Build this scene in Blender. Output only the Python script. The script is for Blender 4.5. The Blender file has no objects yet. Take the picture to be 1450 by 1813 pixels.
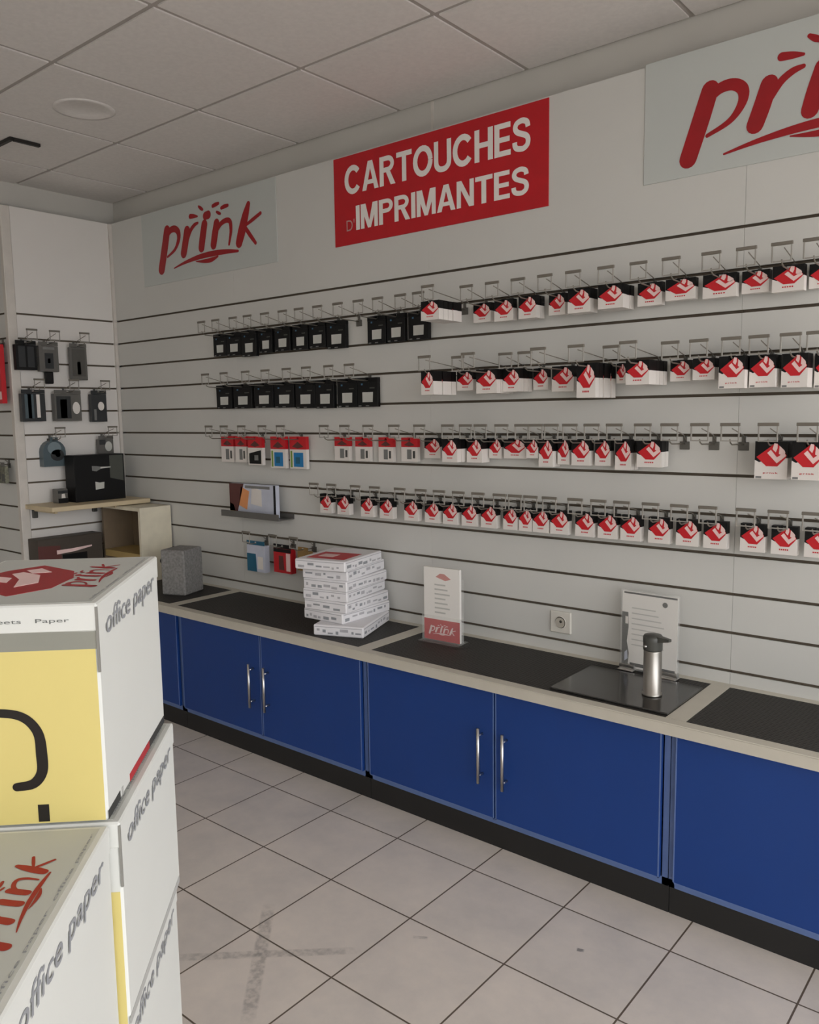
import bpy, math, random
from mathutils import Vector, Matrix
random.seed(7)
scene = bpy.context.scene
col = scene.collection
vs = scene.view_settings
vs.view_transform = 'Standard'; vs.look = 'None'; vs.gamma = 1.0; vs.use_curve_mapping = False
vs.exposure = 0.0

# ------------------------------------------------------------------ measures (metres)
X0 = -4.302            # slatted left wall
Y1 = -0.605            # outer corner of the left wall
ZC = 2.694             # ceiling
YE, XE = 0.084, -4.40  # plain walls behind the slat panelling
Z1, S = 2.0173, 0.125  # first groove, groove spacing
PT = 2.552             # top of the panelling
CT = 0.60              # worktop height
XR = 2.7               # shop front side
YB = -5.6

# ------------------------------------------------------------------ materials
def srgb(r, g, b):
    f = lambda c: (c/255/12.92) if c/255 <= 0.04045 else ((c/255+0.055)/1.055)**2.4
    return (f(r), f(g), f(b), 1)
_m = {}
def mat(name, rgb, rough=0.55, metal=0.0, var=0.06, scale=14.0, bump=0.0, spec=0.5, alpha=1.0, trans=0.0):
    if name in _m: return _m[name]
    m = bpy.data.materials.new(name); m.use_nodes = True
    nt = m.node_tree; bs = nt.nodes['Principled BSDF']
    bs.inputs['Roughness'].default_value = rough; bs.inputs['Metallic'].default_value = metal
    bs.inputs['Specular IOR Level'].default_value = spec
    tc = nt.nodes.new('ShaderNodeTexCoord'); nz = nt.nodes.new('ShaderNodeTexNoise')
    nz.inputs['Scale'].default_value = scale; nz.inputs['Detail'].default_value = 3
    nt.links.new(tc.outputs['Object'], nz.inputs['Vector'])
    cr = nt.nodes.new('ShaderNodeValToRGB')
    c = srgb(*rgb)
    cr.color_ramp.elements[0].position = 0.3; cr.color_ramp.elements[1].position = 0.7
    cr.color_ramp.elements[0].color = tuple(x*(1-var) for x in c[:3])+(1,)
    cr.color_ramp.elements[1].color = tuple(min(1, x*(1+var)) for x in c[:3])+(1,)
    nt.links.new(nz.outputs['Fac'], cr.inputs['Fac'])
    nt.links.new(cr.outputs['Color'], bs.inputs['Base Color'])
    if bump:
        bp = nt.nodes.new('ShaderNodeBump'); bp.inputs['Strength'].default_value = bump; bp.inputs['Distance'].default_value = 0.002
        nt.links.new(nz.outputs['Fac'], bp.inputs['Height']); nt.links.new(bp.outputs['Normal'], bs.inputs['Normal'])
    if alpha < 1: bs.inputs['Alpha'].default_value = alpha
    if trans: bs.inputs['Transmission Weight'].default_value = trans; bs.inputs['IOR'].default_value = 1.3
    _m[name] = m
    return m

WALL = mat('white_slat_panel', (206, 205, 200), 0.5, var=0.015, scale=3)
WALLC = mat('white_end_panel', (224, 220, 215), 0.5, var=0.015, scale=3)
PLAIN = mat('plain_wall_paint', (200, 197, 190), 0.8, var=0.02, scale=4)
MDF = mat('raw_fibreboard_groove', (112, 100, 86), 0.9)
TILE = mat('ceiling_tile', (226, 222, 218), 0.9, var=0.035, scale=60, bump=0.15)
TBAR = mat('ceiling_grid_bar', (176, 170, 164), 0.7)
TRIM = mat('white_corner_profile', (208, 202, 194), 0.5)
SIGNBG = mat('pale_grey_sign_board', (192, 196, 192), 0.4, var=0.01, scale=2)
RED = mat('sign_red', (186, 14, 28), 0.45, var=0.05)
LOGO = mat('logo_red', (156, 10, 22), 0.45, var=0.08)
SIGNW = mat('sign_white', (236, 232, 226), 0.5, var=0.02)
SIGNO = mat('outlined_letter', (190, 148, 142), 0.5)
BLUE = mat('blue_door', (22, 60, 128), 0.42, var=0.04, scale=2.5, spec=0.35)
BLUEF = mat('blue_frame', (92, 114, 162), 0.4)
BLUED = mat('blue_door_edge', (24, 46, 124), 0.45)
BLACK = mat('black_plinth', (26, 25, 24), 0.6)
TOP = mat('beige_worktop', (196, 190, 176), 0.45, var=0.03)
CHROME = mat('brushed_steel', (205, 203, 200), 0.28, 1.0, var=0.03)
STEEL = mat('satin_steel', (158, 154, 148), 0.34, 1.0, var=0.04)
WIRE = mat('zinc_wire', (128, 122, 112), 0.45, 0.4)
FRAMEP = mat('grey_label_plastic', (112, 106, 96), 0.5)
FRAMEL = mat('clear_label_side', (150, 146, 138), 0.4)
PLATE = mat('hook_plate', (92, 90, 84), 0.5)
PKB = mat('pack_black', (8, 8, 9), 0.5, spec=0.3)
PKW = mat('pack_white', (226, 220, 214), 0.5, var=0.02)
PKR = mat('pack_red', (196, 22, 34), 0.45, var=0.05)
PKP = mat('pack_pale_pink', (236, 204, 200), 0.5)
PKG = mat('pack_grey', (120, 120, 118), 0.5)
PKLAB = mat('pack_label_white', (196, 196, 190), 0.5)
PKBL = mat('pack_blue', (20, 120, 180), 0.45)
PKC = mat('pack_cyan_dot', (70, 110, 140), 0.5)
PKGR = mat('pack_green', (120, 150, 60), 0.5)
CARD = mat('white_carton', (214, 215, 210), 0.6, var=0.015, scale=5)
CARDT = mat('greyish_carton_top', (192, 194, 188), 0.6, var=0.03, scale=6)
YEL = mat('yellow_carton_print', (214, 198, 124), 0.55, var=0.025, scale=5)
GREYP = mat('grey_carton_print', (138, 138, 128), 0.6, var=0.05, scale=9)
TXT = mat('grey_text_print', (146, 148, 152), 0.6)
TXTD = mat('dark_text_print', (96, 98, 96), 0.6)
INK = mat('black_ink', (20, 14, 10), 0.5)
WOOD = mat('pale_wood', (205, 188, 155), 0.5, var=0.08, scale=9)
WOODY = mat('yellow_wood', (186, 160, 104), 0.5, var=0.08, scale=9)
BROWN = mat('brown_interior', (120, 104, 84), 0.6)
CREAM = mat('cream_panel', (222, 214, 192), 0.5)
GREYB = mat('grey_fabric_box', (132, 130, 128), 0.9, var=0.25, scale=90)
ACRY = mat('clear_acrylic', (236, 236, 232), 0.08, alpha=0.10)
PAPER = mat('leaflet_paper', (232, 228, 222), 0.6, var=0.01)
GLASSD = mat('black_glass', (50, 49, 47), 0.16, spec=1.0)
DKPL = mat('dark_grey_plastic', (70, 70, 66), 0.4)
SOCK = mat('socket_plastic', (214, 210, 200), 0.35)
DARKHOLE = mat('socket_hole', (60, 56, 50), 0.6)
REAMW = mat('ream_wrapper_white', (228, 226, 228), 0.45, var=0.03, scale=12)
REAMG = mat('ream_print_grey', (176, 174, 178), 0.5, var=0.1, scale=30)
DARKP = mat('dark_blister', (44, 46, 48), 0.35)
MIDP = mat('grey_blister', (96, 94, 90), 0.35)
SLATE = mat('slate_blister', (78, 92, 98), 0.3)
MAROON = mat('maroon_print', (92, 48, 44), 0.5)
AMBER = mat('amber_print', (150, 118, 66), 0.5)
ORANGE = mat('orange_print', (224, 150, 96), 0.5)
LILAC = mat('lilac_print', (196, 200, 214), 0.5)
TEAL = mat('teal_print', (24, 92, 120), 0.45)

# ribbed rubber inlay: fine stripes along both directions
def rubber():
    m = bpy.data.materials.new('ribbed_rubber_mat'); m.use_nodes = True
    nt = m.node_tree; bs = nt.nodes['Principled BSDF']; bs.inputs['Roughness'].default_value = 0.62
    tc = nt.nodes.new('ShaderNodeTexCoord'); w = nt.nodes.new('ShaderNodeTexWave')
    w.wave_type = 'BANDS'; w.bands_direction = 'X'; w.inputs['Scale'].default_value = 26
    w2 = nt.nodes.new('ShaderNodeTexWave'); w2.wave_type = 'BANDS'; w2.bands_direction = 'Y'; w2.inputs['Scale'].default_value = 26
    nt.links.new(tc.outputs['Object'], w.inputs['Vector']); nt.links.new(tc.outputs['Object'], w2.inputs['Vector'])
    mu = nt.nodes.new('ShaderNodeMath'); mu.operation = 'MAXIMUM'
    nt.links.new(w.outputs['Fac'], mu.inputs[0]); nt.links.new(w2.outputs['Fac'], mu.inputs[1])
    cr = nt.nodes.new('ShaderNodeValToRGB'); cr.color_ramp.elements[0].color = srgb(18, 17, 15); cr.color_ramp.elements[1].color = srgb(46, 42, 38)
    cr.color_ramp.elements[0].position = 0.35
    nt.links.new(mu.outputs[0], cr.inputs['Fac']); nt.links.new(cr.outputs['Color'], bs.inputs['Base Color'])
    bp = nt.nodes.new('ShaderNodeBump'); bp.inputs['Strength'].default_value = 0.5; bp.inputs['Distance'].default_value = 0.002
    nt.links.new(mu.outputs[0], bp.inputs['Height']); nt.links.new(bp.outputs['Normal'], bs.inputs['Normal'])
    return m
RUBBER = rubber()

def floor_mat():
    FS, FX, FY = 0.3267, -2.757, -0.5523
    m = bpy.data.materials.new('beige_floor_tiles'); m.use_nodes = True
    nt = m.node_tree; N = nt.nodes; L = nt.links
    bs = N['Principled BSDF']; bs.inputs['Roughness'].default_value = 0.42; bs.inputs['Specular IOR Level'].default_value = 0.35
    tc = N.new('ShaderNodeTexCoord')
    mp = N.new('ShaderNodeMapping'); mp.inputs['Location'].default_value = (-FX+FS*40, -FY+FS*40, 0)
    L.new(tc.outputs['Object'], mp.inputs['Vector'])
    br = N.new('ShaderNodeTexBrick'); br.offset = 0; br.squash = 1
    br.inputs['Scale'].default_value = 1; br.inputs['Brick Width'].default_value = FS; br.inputs['Row Height'].default_value = FS
    br.inputs['Mortar Size'].default_value = 0.0028; br.inputs['Mortar Smooth'].default_value = 0.25; br.inputs['Bias'].default_value = 0
    br.inputs['Color1'].default_value = srgb(224, 215, 206); br.inputs['Color2'].default_value = srgb(218, 210, 202)
    br.inputs['Mortar'].default_value = srgb(104, 92, 80)
    L.new(mp.outputs['Vector'], br.inputs['Vector'])
    nz = N.new('ShaderNodeTexNoise'); nz.inputs['Scale'].default_value = 5; nz.inputs['Detail'].default_value = 8; nz.inputs['Roughness'].default_value = 0.65
    L.new(tc.outputs['Object'], nz.inputs['Vector'])
    cr = N.new('ShaderNodeValToRGB'); cr.color_ramp.elements[0].position = 0.3; cr.color_ramp.elements[1].position = 0.72
    cr.color_ramp.elements[0].color = (0.84, 0.84, 0.85, 1); cr.color_ramp.elements[1].color = (1.04, 1.02, 1.0, 1)
    L.new(nz.outputs['Fac'], cr.inputs['Fac'])
    mx = N.new('ShaderNodeMix'); mx.data_type = 'RGBA'; mx.blend_type = 'MULTIPLY'; mx.inputs[0].default_value = 1
    L.new(br.outputs['Color'], mx.inputs[6]); L.new(cr.outputs['Color'], mx.inputs[7])
    # worn cross of grubby adhesive residue on the tiles
    last = mx.outputs[2]
    nz2 = N.new('ShaderNodeTexNoise'); nz2.inputs['Scale'].default_value = 55; nz2.inputs['Detail'].default_value = 6
    L.new(tc.outputs['Object'], nz2.inputs['Vector'])
    for (cx, cy, ang, hl, hw, st) in ((-1.660, -1.251, 41.9, 0.232, 0.015, 0.45), (-1.662, -1.271, -47.0, 0.225, 0.019, 0.52),
                                      (-0.99, -0.70, 20, 0.010, 0.007, 0.9), (-1.37, -0.93, 30, 0.02, 0.006, 0.6)):
        sub = N.new('ShaderNodeVectorMath'); sub.operation = 'SUBTRACT'; sub.inputs[1].default_value = (cx, cy, 0)
        L.new(tc.outputs['Object'], sub.inputs[0])
        rt = N.new('ShaderNodeVectorRotate'); rt.rotation_type = 'Z_AXIS'; rt.inputs['Angle'].default_value = -math.radians(ang)
        L.new(sub.outputs[0], rt.inputs['Vector'])
        sp = N.new('ShaderNodeSeparateXYZ'); L.new(rt.outputs[0], sp.inputs[0])
        ms = []
        for k, h in ((0, hl), (1, hw)):
            ab = N.new('ShaderNodeMath'); ab.operation = 'ABSOLUTE'; L.new(sp.outputs[k], ab.inputs[0])
            mr = N.new('ShaderNodeMapRange'); mr.inputs['From Min'].default_value = h*0.8; mr.inputs['From Max'].default_value = h*1.15
            mr.inputs['To Min'].default_value = 1; mr.inputs['To Max'].default_value = 0; L.new(ab.outputs[0], mr.inputs['Value']); ms.append(mr)
        mm = N.new('ShaderNodeMath'); mm.operation = 'MULTIPLY'; L.new(ms[0].outputs[0], mm.inputs[0]); L.new(ms[1].outputs[0], mm.inputs[1])
        nr = N.new('ShaderNodeMapRange'); nr.inputs['From Min'].default_value = 0.4; nr.inputs['From Max'].default_value = 0.62
        nr.inputs['To Min'].default_value = 0.25; L.new(nz2.outputs['Fac'], nr.inputs['Value'])
        m3 = N.new('ShaderNodeMath'); m3.operation = 'MULTIPLY'; L.new(mm.outputs[0], m3.inputs[0]); L.new(nr.outputs[0], m3.inputs[1])
        m4 = N.new('ShaderNodeMath'); m4.operation = 'MULTIPLY'; m4.inputs[1].default_value = st; L.new(m3.outputs[0], m4.inputs[0])
        mz = N.new('ShaderNodeMix'); mz.data_type = 'RGBA'; L.new(m4.outputs[0], mz.inputs[0]); L.new(last, mz.inputs[6])
        mz.inputs[7].default_value = srgb(126, 122, 118); last = mz.outputs[2]
    L.new(last, bs.inputs['Base Color'])
    bp = N.new('ShaderNodeBump'); bp.inputs['Strength'].default_value = 0.35; bp.inputs['Distance'].default_value = 0.002; bp.invert = True
    L.new(br.outputs['Fac'], bp.inputs['Height']); L.new(bp.outputs['Normal'], bs.inputs['Normal'])
    return m

# ------------------------------------------------------------------ mesh helper
class MB:
    def __init__(s): s.v = []; s.f = []; s.mi = []; s.mats = []; s.sm = []
    def _m(s, m):
        if m not in s.mats: s.mats.append(m)
        return s.mats.index(m)
    def add(s, vs_, fs_, m, smooth=False):
        o = len(s.v); k = s._m(m); s.v += [tuple(p) for p in vs_]
        for f in fs_: s.f.append([o+i for i in f]); s.mi.append(k); s.sm.append(smooth)
    def box(s, a, b, m, c=0.0):
        (x0, y0, z0), (x1, y1, z1) = a, b
        if c > 0:
            return s.cbox(a, b, m, c)
        v = [(x0,y0,z0),(x1,y0,z0),(x1,y1,z0),(x0,y1,z0),(x0,y0,z1),(x1,y0,z1),(x1,y1,z1),(x0,y1,z1)]
        s.add(v, [(0,3,2,1),(4,5,6,7),(0,1,5,4),(1,2,6,5),(2,3,7,6),(3,0,4,7)], m)
    def cbox(s, a, b, m, c):
        # chamfered box
        (x0, y0, z0), (x1, y1, z1) = a, b
        c = min(c, (x1-x0)*.45, (y1-y0)*.45, (z1-z0)*.45)
        v = []
        for X, sx in ((x0,1),(x1,-1)):
            for Y, sy in ((y0,1),(y1,-1)):
                for Z, sz in ((z0,1),(z1,-1)):
                    v += [(X, Y+sy*c, Z+sz*c), (X+sx*c, Y, Z+sz*c), (X+sx*c, Y+sy*c, Z)]
        I = lambda i, j, k, n: (i*4+j*2+k)*3+n
        F = []
        F += [[I(0,0,0,0),I(0,0,1,0),I(0,1,1,0),I(0,1,0,0)], [I(1,0,0,0),I(1,1,0,0),I(1,1,1,0),I(1,0,1,0)]]
        F += [[I(0,0,0,1),I(1,0,0,1),I(1,0,1,1),I(0,0,1,1)], [I(0,1,0,1),I(0,1,1,1),I(1,1,1,1),I(1,1,0,1)]]
        F += [[I(0,0,0,2),I(0,1,0,2),I(1,1,0,2),I(1,0,0,2)], [I(0,0,1,2),I(1,0,1,2),I(1,1,1,2),I(0,1,1,2)]]
        for j in (0,1):
            for k in (0,1):
                F.append([I(0,j,k,1),I(1,j,k,1),I(1,j,k,2),I(0,j,k,2)])
        for i in (0,1):
            for k in (0,1):
                F.append([I(i,0,k,0),I(i,1,k,0),I(i,1,k,2),I(i,0,k,2)])
        for i in (0,1):
            for j in (0,1):
                F.append([I(i,j,0,0),I(i,j,1,0),I(i,j,1,1),I(i,j,0,1)])
        for i in (0,1):
            for j in (0,1):
                for k in (0,1):
                    F.append([I(i,j,k,0),I(i,j,k,1),I(i,j,k,2)])
        s.add(v, F, m)
    def tube(s, pts, r, m, n=8, closed=False):
        pts = [Vector(p) for p in pts]; rings = []
        for i, p in enumerate(pts):
            if closed: d = pts[(i+1) % len(pts)]-pts[i-1]
            else: d = pts[min(i+1, len(pts)-1)]-pts[max(i-1, 0)]
            d.normalize()
            up = Vector((0,0,1)) if abs(d.z) < 0.9 else Vector((1,0,0))
            a = d.cross(up).normalized(); b = d.cross(a)
            rr = r[i] if isinstance(r, (list, tuple)) else r
            rings.append([p+a*rr*math.cos(t)+b*rr*math.sin(t) for t in [2*math.pi*k/n for k in range(n)]])
        v = [q for g in rings for q in g]; F = []
        R = len(rings)
        for i in range(R if closed else R-1):
            j = (i+1) % R
            for k in range(n):
                F.append((i*n+k, i*n+(k+1) % n, j*n+(k+1) % n, j*n+k))
        if not closed:
            F.append(tuple(range(n-1, -1, -1))); F.append(tuple((R-1)*n+k for k in range(n)))
        s.add(v, F, m, True)
    def lathe(s, prof, m, c=(0,0,0), n=24):
        v = []; F = []
        for r, z in prof:
            v += [(c[0]+r*math.cos(2*math.pi*k/n), c[1]+r*math.sin(2*math.pi*k/n), c[2]+z) for k in range(n)]
        for i in range(len(prof)-1):
            for k in range(n):
                F.append((i*n+k, i*n+(k+1) % n, (i+1)*n+(k+1) % n, (i+1)*n+k))
        F.append(tuple(range(n-1, -1, -1))); F.append(tuple((len(prof)-1)*n+k for k in range(n)))
        s.add(v, F, m, True)
    # flat thin shapes on a plane: o origin, ux, uy directions, n outward normal, d thickness
    def flat(s, poly, P, m, d=0.0006, lift=0.0):
        o, ux, uy = P
        n = ux.cross(uy)
        a = [o+ux*x+uy*y+n*(lift+d) for x, y in poly]; b = [o+ux*x+uy*y+n*lift for x, y in poly]
        k = len(poly)
        s.add(a+b, [tuple(range(k))]+[(i, k+i, k+(i+1) % k, (i+1) % k) for i in range(k)], m)
    def flatmesh(s, vf, P, m, d=0.0006, sx=1, sy=1, ox=0, oy=0):
        o, ux, uy = P; n = ux.cross(uy)
        V, F = vf
        s.add([o+ux*(ox+x*sx)+uy*(oy+y*sy)+n*d for x, y in V], F, m)
    def build(s, name, parent=None, loc=None, rot=None):
        me = bpy.data.meshes.new(name); me.from_pydata([tuple(p) for p in s.v], [], s.f)
        for m in s.mats: me.materials.append(m)
        me.polygons.foreach_set('material_index', s.mi); me.polygons.foreach_set('use_smooth', s.sm)
        me.update()
        o = bpy.data.objects.new(name, me); col.objects.link(o)
        if parent: o.parent = parent
        if loc is not None: o.location = loc
        if rot is not None: o.rotation_euler = rot
        return o
def plane(o, ux, uy): return (Vector(o), Vector(ux), Vector(uy))

def tag(o, label=None, cat=None, group=None, kind=None):
    if label: o['label'] = label
    if cat: o['category'] = cat
    if group: o['group'] = group
    if kind: o['kind'] = kind
    return o
def thing(name, label, cat, loc=(0,0,0), rz=0.0, group=None):
    o = bpy.data.objects.new(name, None); col.objects.link(o); o.empty_display_size = 0.05
    o.location = loc; o.rotation_euler = (0, 0, rz)
    return tag(o, label, cat, group)
def structure(o, label, cat='wall'):
    return tag(o, label, cat, kind='structure')

# writing: outlines of the built-in typeface as flat faces, fitted to a box
def text_vf(txt, w, h, bold=0.0, shear=0.0, space=1.0):
    cu = bpy.data.curves.new('t', 'FONT'); cu.body = txt; cu.offset = bold; cu.shear = shear; cu.space_character = space
    cu.resolution_u = 4
    ob = bpy.data.objects.new('t', cu); col.objects.link(ob)
    bpy.context.view_layer.update()
    dg = bpy.context.evaluated_depsgraph_get()
    me = bpy.data.meshes.new_from_object(ob.evaluated_get(dg))
    V = [(p.co.x, p.co.y) for p in me.vertices]; F = [tuple(f.vertices) for f in me.polygons]
    F2 = []
    for f in F:
        a = sum(V[f[i]][0]*V[f[(i+1) % len(f)]][1]-V[f[(i+1) % len(f)]][0]*V[f[i]][1] for i in range(len(f)))
        F2.append(f if a > 0 else tuple(reversed(f)))
    bpy.data.objects.remove(ob); bpy.data.curves.remove(cu); bpy.data.meshes.remove(me)
    x0 = min(p[0] for p in V); x1 = max(p[0] for p in V); y0 = min(p[1] for p in V); y1 = max(p[1] for p in V)
    kx = w/(x1-x0); ky = h/(y1-y0) if h else kx
    return [((x-x0)*kx, (y-y0)*ky) for x, y in V], F2

# brush-lettered logo strokes: x, y, width
LOGO_STROKES = {
 'p_stem':[(0.063, 0.192, 0.053), (0.036, 0.108, 0.056), (0.0, 0.003, 0.055)],
 'p_bowl':[(0.052, 0.160, 0.028), (0.091, 0.188, 0.033), (0.132, 0.190, 0.034), (0.160, 0.168, 0.034), (0.158, 0.130, 0.027), (0.124, 0.088, 0.018), (0.058, 0.060, 0.012)],
 'r_stem':[(0.234, 0.166, 0.049), (0.216, 0.109, 0.051), (0.198, 0.06, 0.05)],
 'r_arm':[(0.236, 0.122, 0.02), (0.265, 0.163, 0.022), (0.297, 0.184, 0.02), (0.325, 0.190, 0.013)],
 'i_stem':[(0.378, 0.175, 0.047), (0.361, 0.12, 0.049), (0.347, 0.068, 0.048)],
 'i_dot':[(0.389, 0.214, 0.04), (0.412, 0.216, 0.04)],
 'ray1':[(0.266, 0.231, 0.024), (0.296, 0.227, 0.02), (0.324, 0.222, 0.009)],
 'ray2':[(0.338, 0.267, 0.012), (0.354, 0.256, 0.018), (0.367, 0.248, 0.014)],
 'ray3':[(0.45, 0.251, 0.018), (0.471, 0.254, 0.02), (0.494, 0.256, 0.015)],
 'ray4':[(0.515, 0.231, 0.016), (0.539, 0.234, 0.02), (0.564, 0.235, 0.016)],
 'ray5':[(0.479, 0.218, 0.013), (0.493, 0.211, 0.016), (0.506, 0.206, 0.011)],
 'n_stem':[(0.474, 0.166, 0.044), (0.458, 0.116, 0.048), (0.444, 0.068, 0.046)],
 'n_arch':[(0.467, 0.125, 0.019), (0.506, 0.158, 0.024), (0.551, 0.168, 0.025), (0.578, 0.156, 0.025), (0.582, 0.117, 0.022), (0.574, 0.084, 0.017), (0.564, 0.054, 0.014)],
 'k_stem':[(0.716, 0.216, 0.027), (0.692, 0.168, 0.046), (0.662, 0.101, 0.055), (0.639, 0.05, 0.048)],
 'k_arm':[(0.686, 0.121, 0.012), (0.737, 0.139, 0.018), (0.8, 0.161, 0.017)],
 'k_leg':[(0.686, 0.116, 0.02), (0.718, 0.078, 0.022), (0.759, 0.033, 0.017)],
 'swoosh':[(0.11, -0.004, 0.006), (0.214, 0.014, 0.016), (0.337, 0.026, 0.025), (0.456, 0.027, 0.027), (0.554, 0.022, 0.021), (0.629, 0.014, 0.012)],
 'swoosh2':[(0.297, 0.007, 0.004), (0.361, 0.0, 0.017), (0.421, -0.001, 0.022), (0.475, 0.009, 0.009)]}
def stroke_vf(pts, sub=6, cap=True):
    P = [Vector(p) for p in pts]; Q = []
    for i in range(len(P)-1):
        a, b, c, d = P[max(i-1,0)], P[i], P[i+1], P[min(i+2,len(P)-1)]
        for k in range(sub):
            t = k/sub
            Q.append(0.5*((2*b)+(c-a)*t+(2*a-5*b+4*c-d)*t*t+(3*b-a-3*c+d)*t**3))
    Q.append(P[-1]); L = []; R = []
    for i, q in enumerate(Q):
        d = Q[min(i+1,len(Q)-1)]-Q[max(i-1,0)]; n = Vector((-d.y, d.x)).normalized()*q.z/2
        L.append((q.x+n.x, q.y+n.y)); R.append((q.x-n.x, q.y-n.y))
    V = L+R; k = len(Q); F = [(i, k+i, k+i+1, i+1) for i in range(k-1)]
    for idx, sgn in (((0,-1),(k-1,1)) if cap else ()):
        q = Q[idx]; d = (Q[min(idx+1,k-1)]-Q[max(idx-1,0)]); ang = math.atan2(d.y, d.x)
        o = len(V); r = q.z/2
        arc = [ang+sgn*(-math.pi/2+math.pi*j/8)+(0 if sgn > 0 else 0) for j in range(9)]
        if sgn < 0: arc = [ang+math.pi/2+math.pi*j/8 for j in range(9)]
        V += [(q.x+r*math.cos(t), q.y+r*math.sin(t)) for t in arc]; F.append(tuple(range(o, o+9)))
    return V, F
def logo(mb, P, m, sc=1.0, ox=0, oy=0, d=0.001, keys=None):
    for i, (k, pts) in enumerate(LOGO_STROKES.items()):
        if keys and k not in keys: continue
        mb.flatmesh(stroke_vf(pts), P, m, d+i*0.00001*sc, sc, sc, ox, oy)

# bold grotesque capitals built from bars and bowls (cap height 1)
def _ring(cx, cy, rx, ry, a0, a1, w, n=20):
    return stroke_vf([(cx+rx*math.cos(math.radians(a0+(a1-a0)*i/n)), cy+ry*math.sin(math.radians(a0+(a1-a0)*i/n)), w) for i in range(n+1)], 1, False)
def _q(*p): return list(p), [tuple(range(len(p)))]
def _r(x0, y0, x1, y1): return _q((x0,y0),(x1,y0),(x1,y1),(x0,y1))
SW, SB = .195, .165
def _st(pts, w=SB): return stroke_vf([(x, y, w) for x, y in pts], 6, False)
_bowlP = [(.10,1-SB/2),(.36,1-SB/2)]+[(.38+.22*math.cos(a), .725+(.275-SB/2)*math.sin(a)) for a in [math.pi/2-math.pi*i/8 for i in range(1, 8)]]+[(.36,.45+SB/2),(.10,.45+SB/2)]
GLYPH = {
 'C': (.83, [_ring(.425,.5,.33,.415,38,322,.195)]),
 'O': (.86, [_ring(.43,.5,.335,.415,0,360,.195)]),
 'A': (.80, [_q((0,0),(.20,0),(.40,.74),(.40,1),(.29,1)), _q((.80,0),(.60,0),(.40,.74),(.40,1),(.51,1)), _r(.20,.2,.60,.35)]),
 'R': (.74, [_r(0,0,SW,1), _st(_bowlP), _q((.30,.46),(.50,.46),(.74,0),(.52,0))]),
 'P': (.70, [_r(0,0,SW,1), _st(_bowlP)]),
 'T': (.70, [_r(0,.83,.70,1), _r(.2525,0,.4475,.85)]),
 'U': (.74, [_st([(.0975,1),(.0975,.6),(.0975,.34),(.13,.19),(.24,.095),(.37,.075),(.50,.095),(.61,.19),(.6425,.34),(.6425,.6),(.6425,1)], .185)]),
 'H': (.72, [_r(0,0,SW,1), _r(.525,0,.72,1), _r(.1,.42,.62,.585)]),
 'E': (.62, [_r(0,0,SW,1), _r(.1,0,.62,SB), _r(.1,.42,.58,.58), _r(.1,1-SB,.61,1)]),
 'I': (SW, [_r(0,0,SW,1)]),
 'M': (.86, [_r(0,0,.18,1), _r(.68,0,.86,1), _q((0,1),(.25,1),(.505,0),(.355,0)), _q((.86,1),(.61,1),(.355,0),(.505,0))]),
 'N': (.72, [_r(0,0,.18,1), _r(.54,0,.72,1), _q((0,1),(.20,1),(.72,0),(.52,0))]),
 'S': (.68, [_st([(.575,.70),(.54,.84),(.42,.91),(.30,.915),(.16,.86),(.11,.73),(.18,.61),(.34,.53),(.51,.45),(.58,.33),(.555,.18),(.44,.095),(.33,.085),(.18,.12),(.105,.20),(.09,.32)], .17)]),
}
def caps(mb, P, m, word, x, y, w, h, d, gap=.055):
    tot = sum(GLYPH[c][0] for c in word)+gap*(len(word)-1); k = w/tot; cx = 0
    for i, c in enumerate(word):
        for j, vf in enumerate(GLYPH[c][1]): mb.flatmesh(vf, P, m, d+j*0.00002, k, h, x+cx*k, y)
        cx += GLYPH[c][0]+gap

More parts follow.
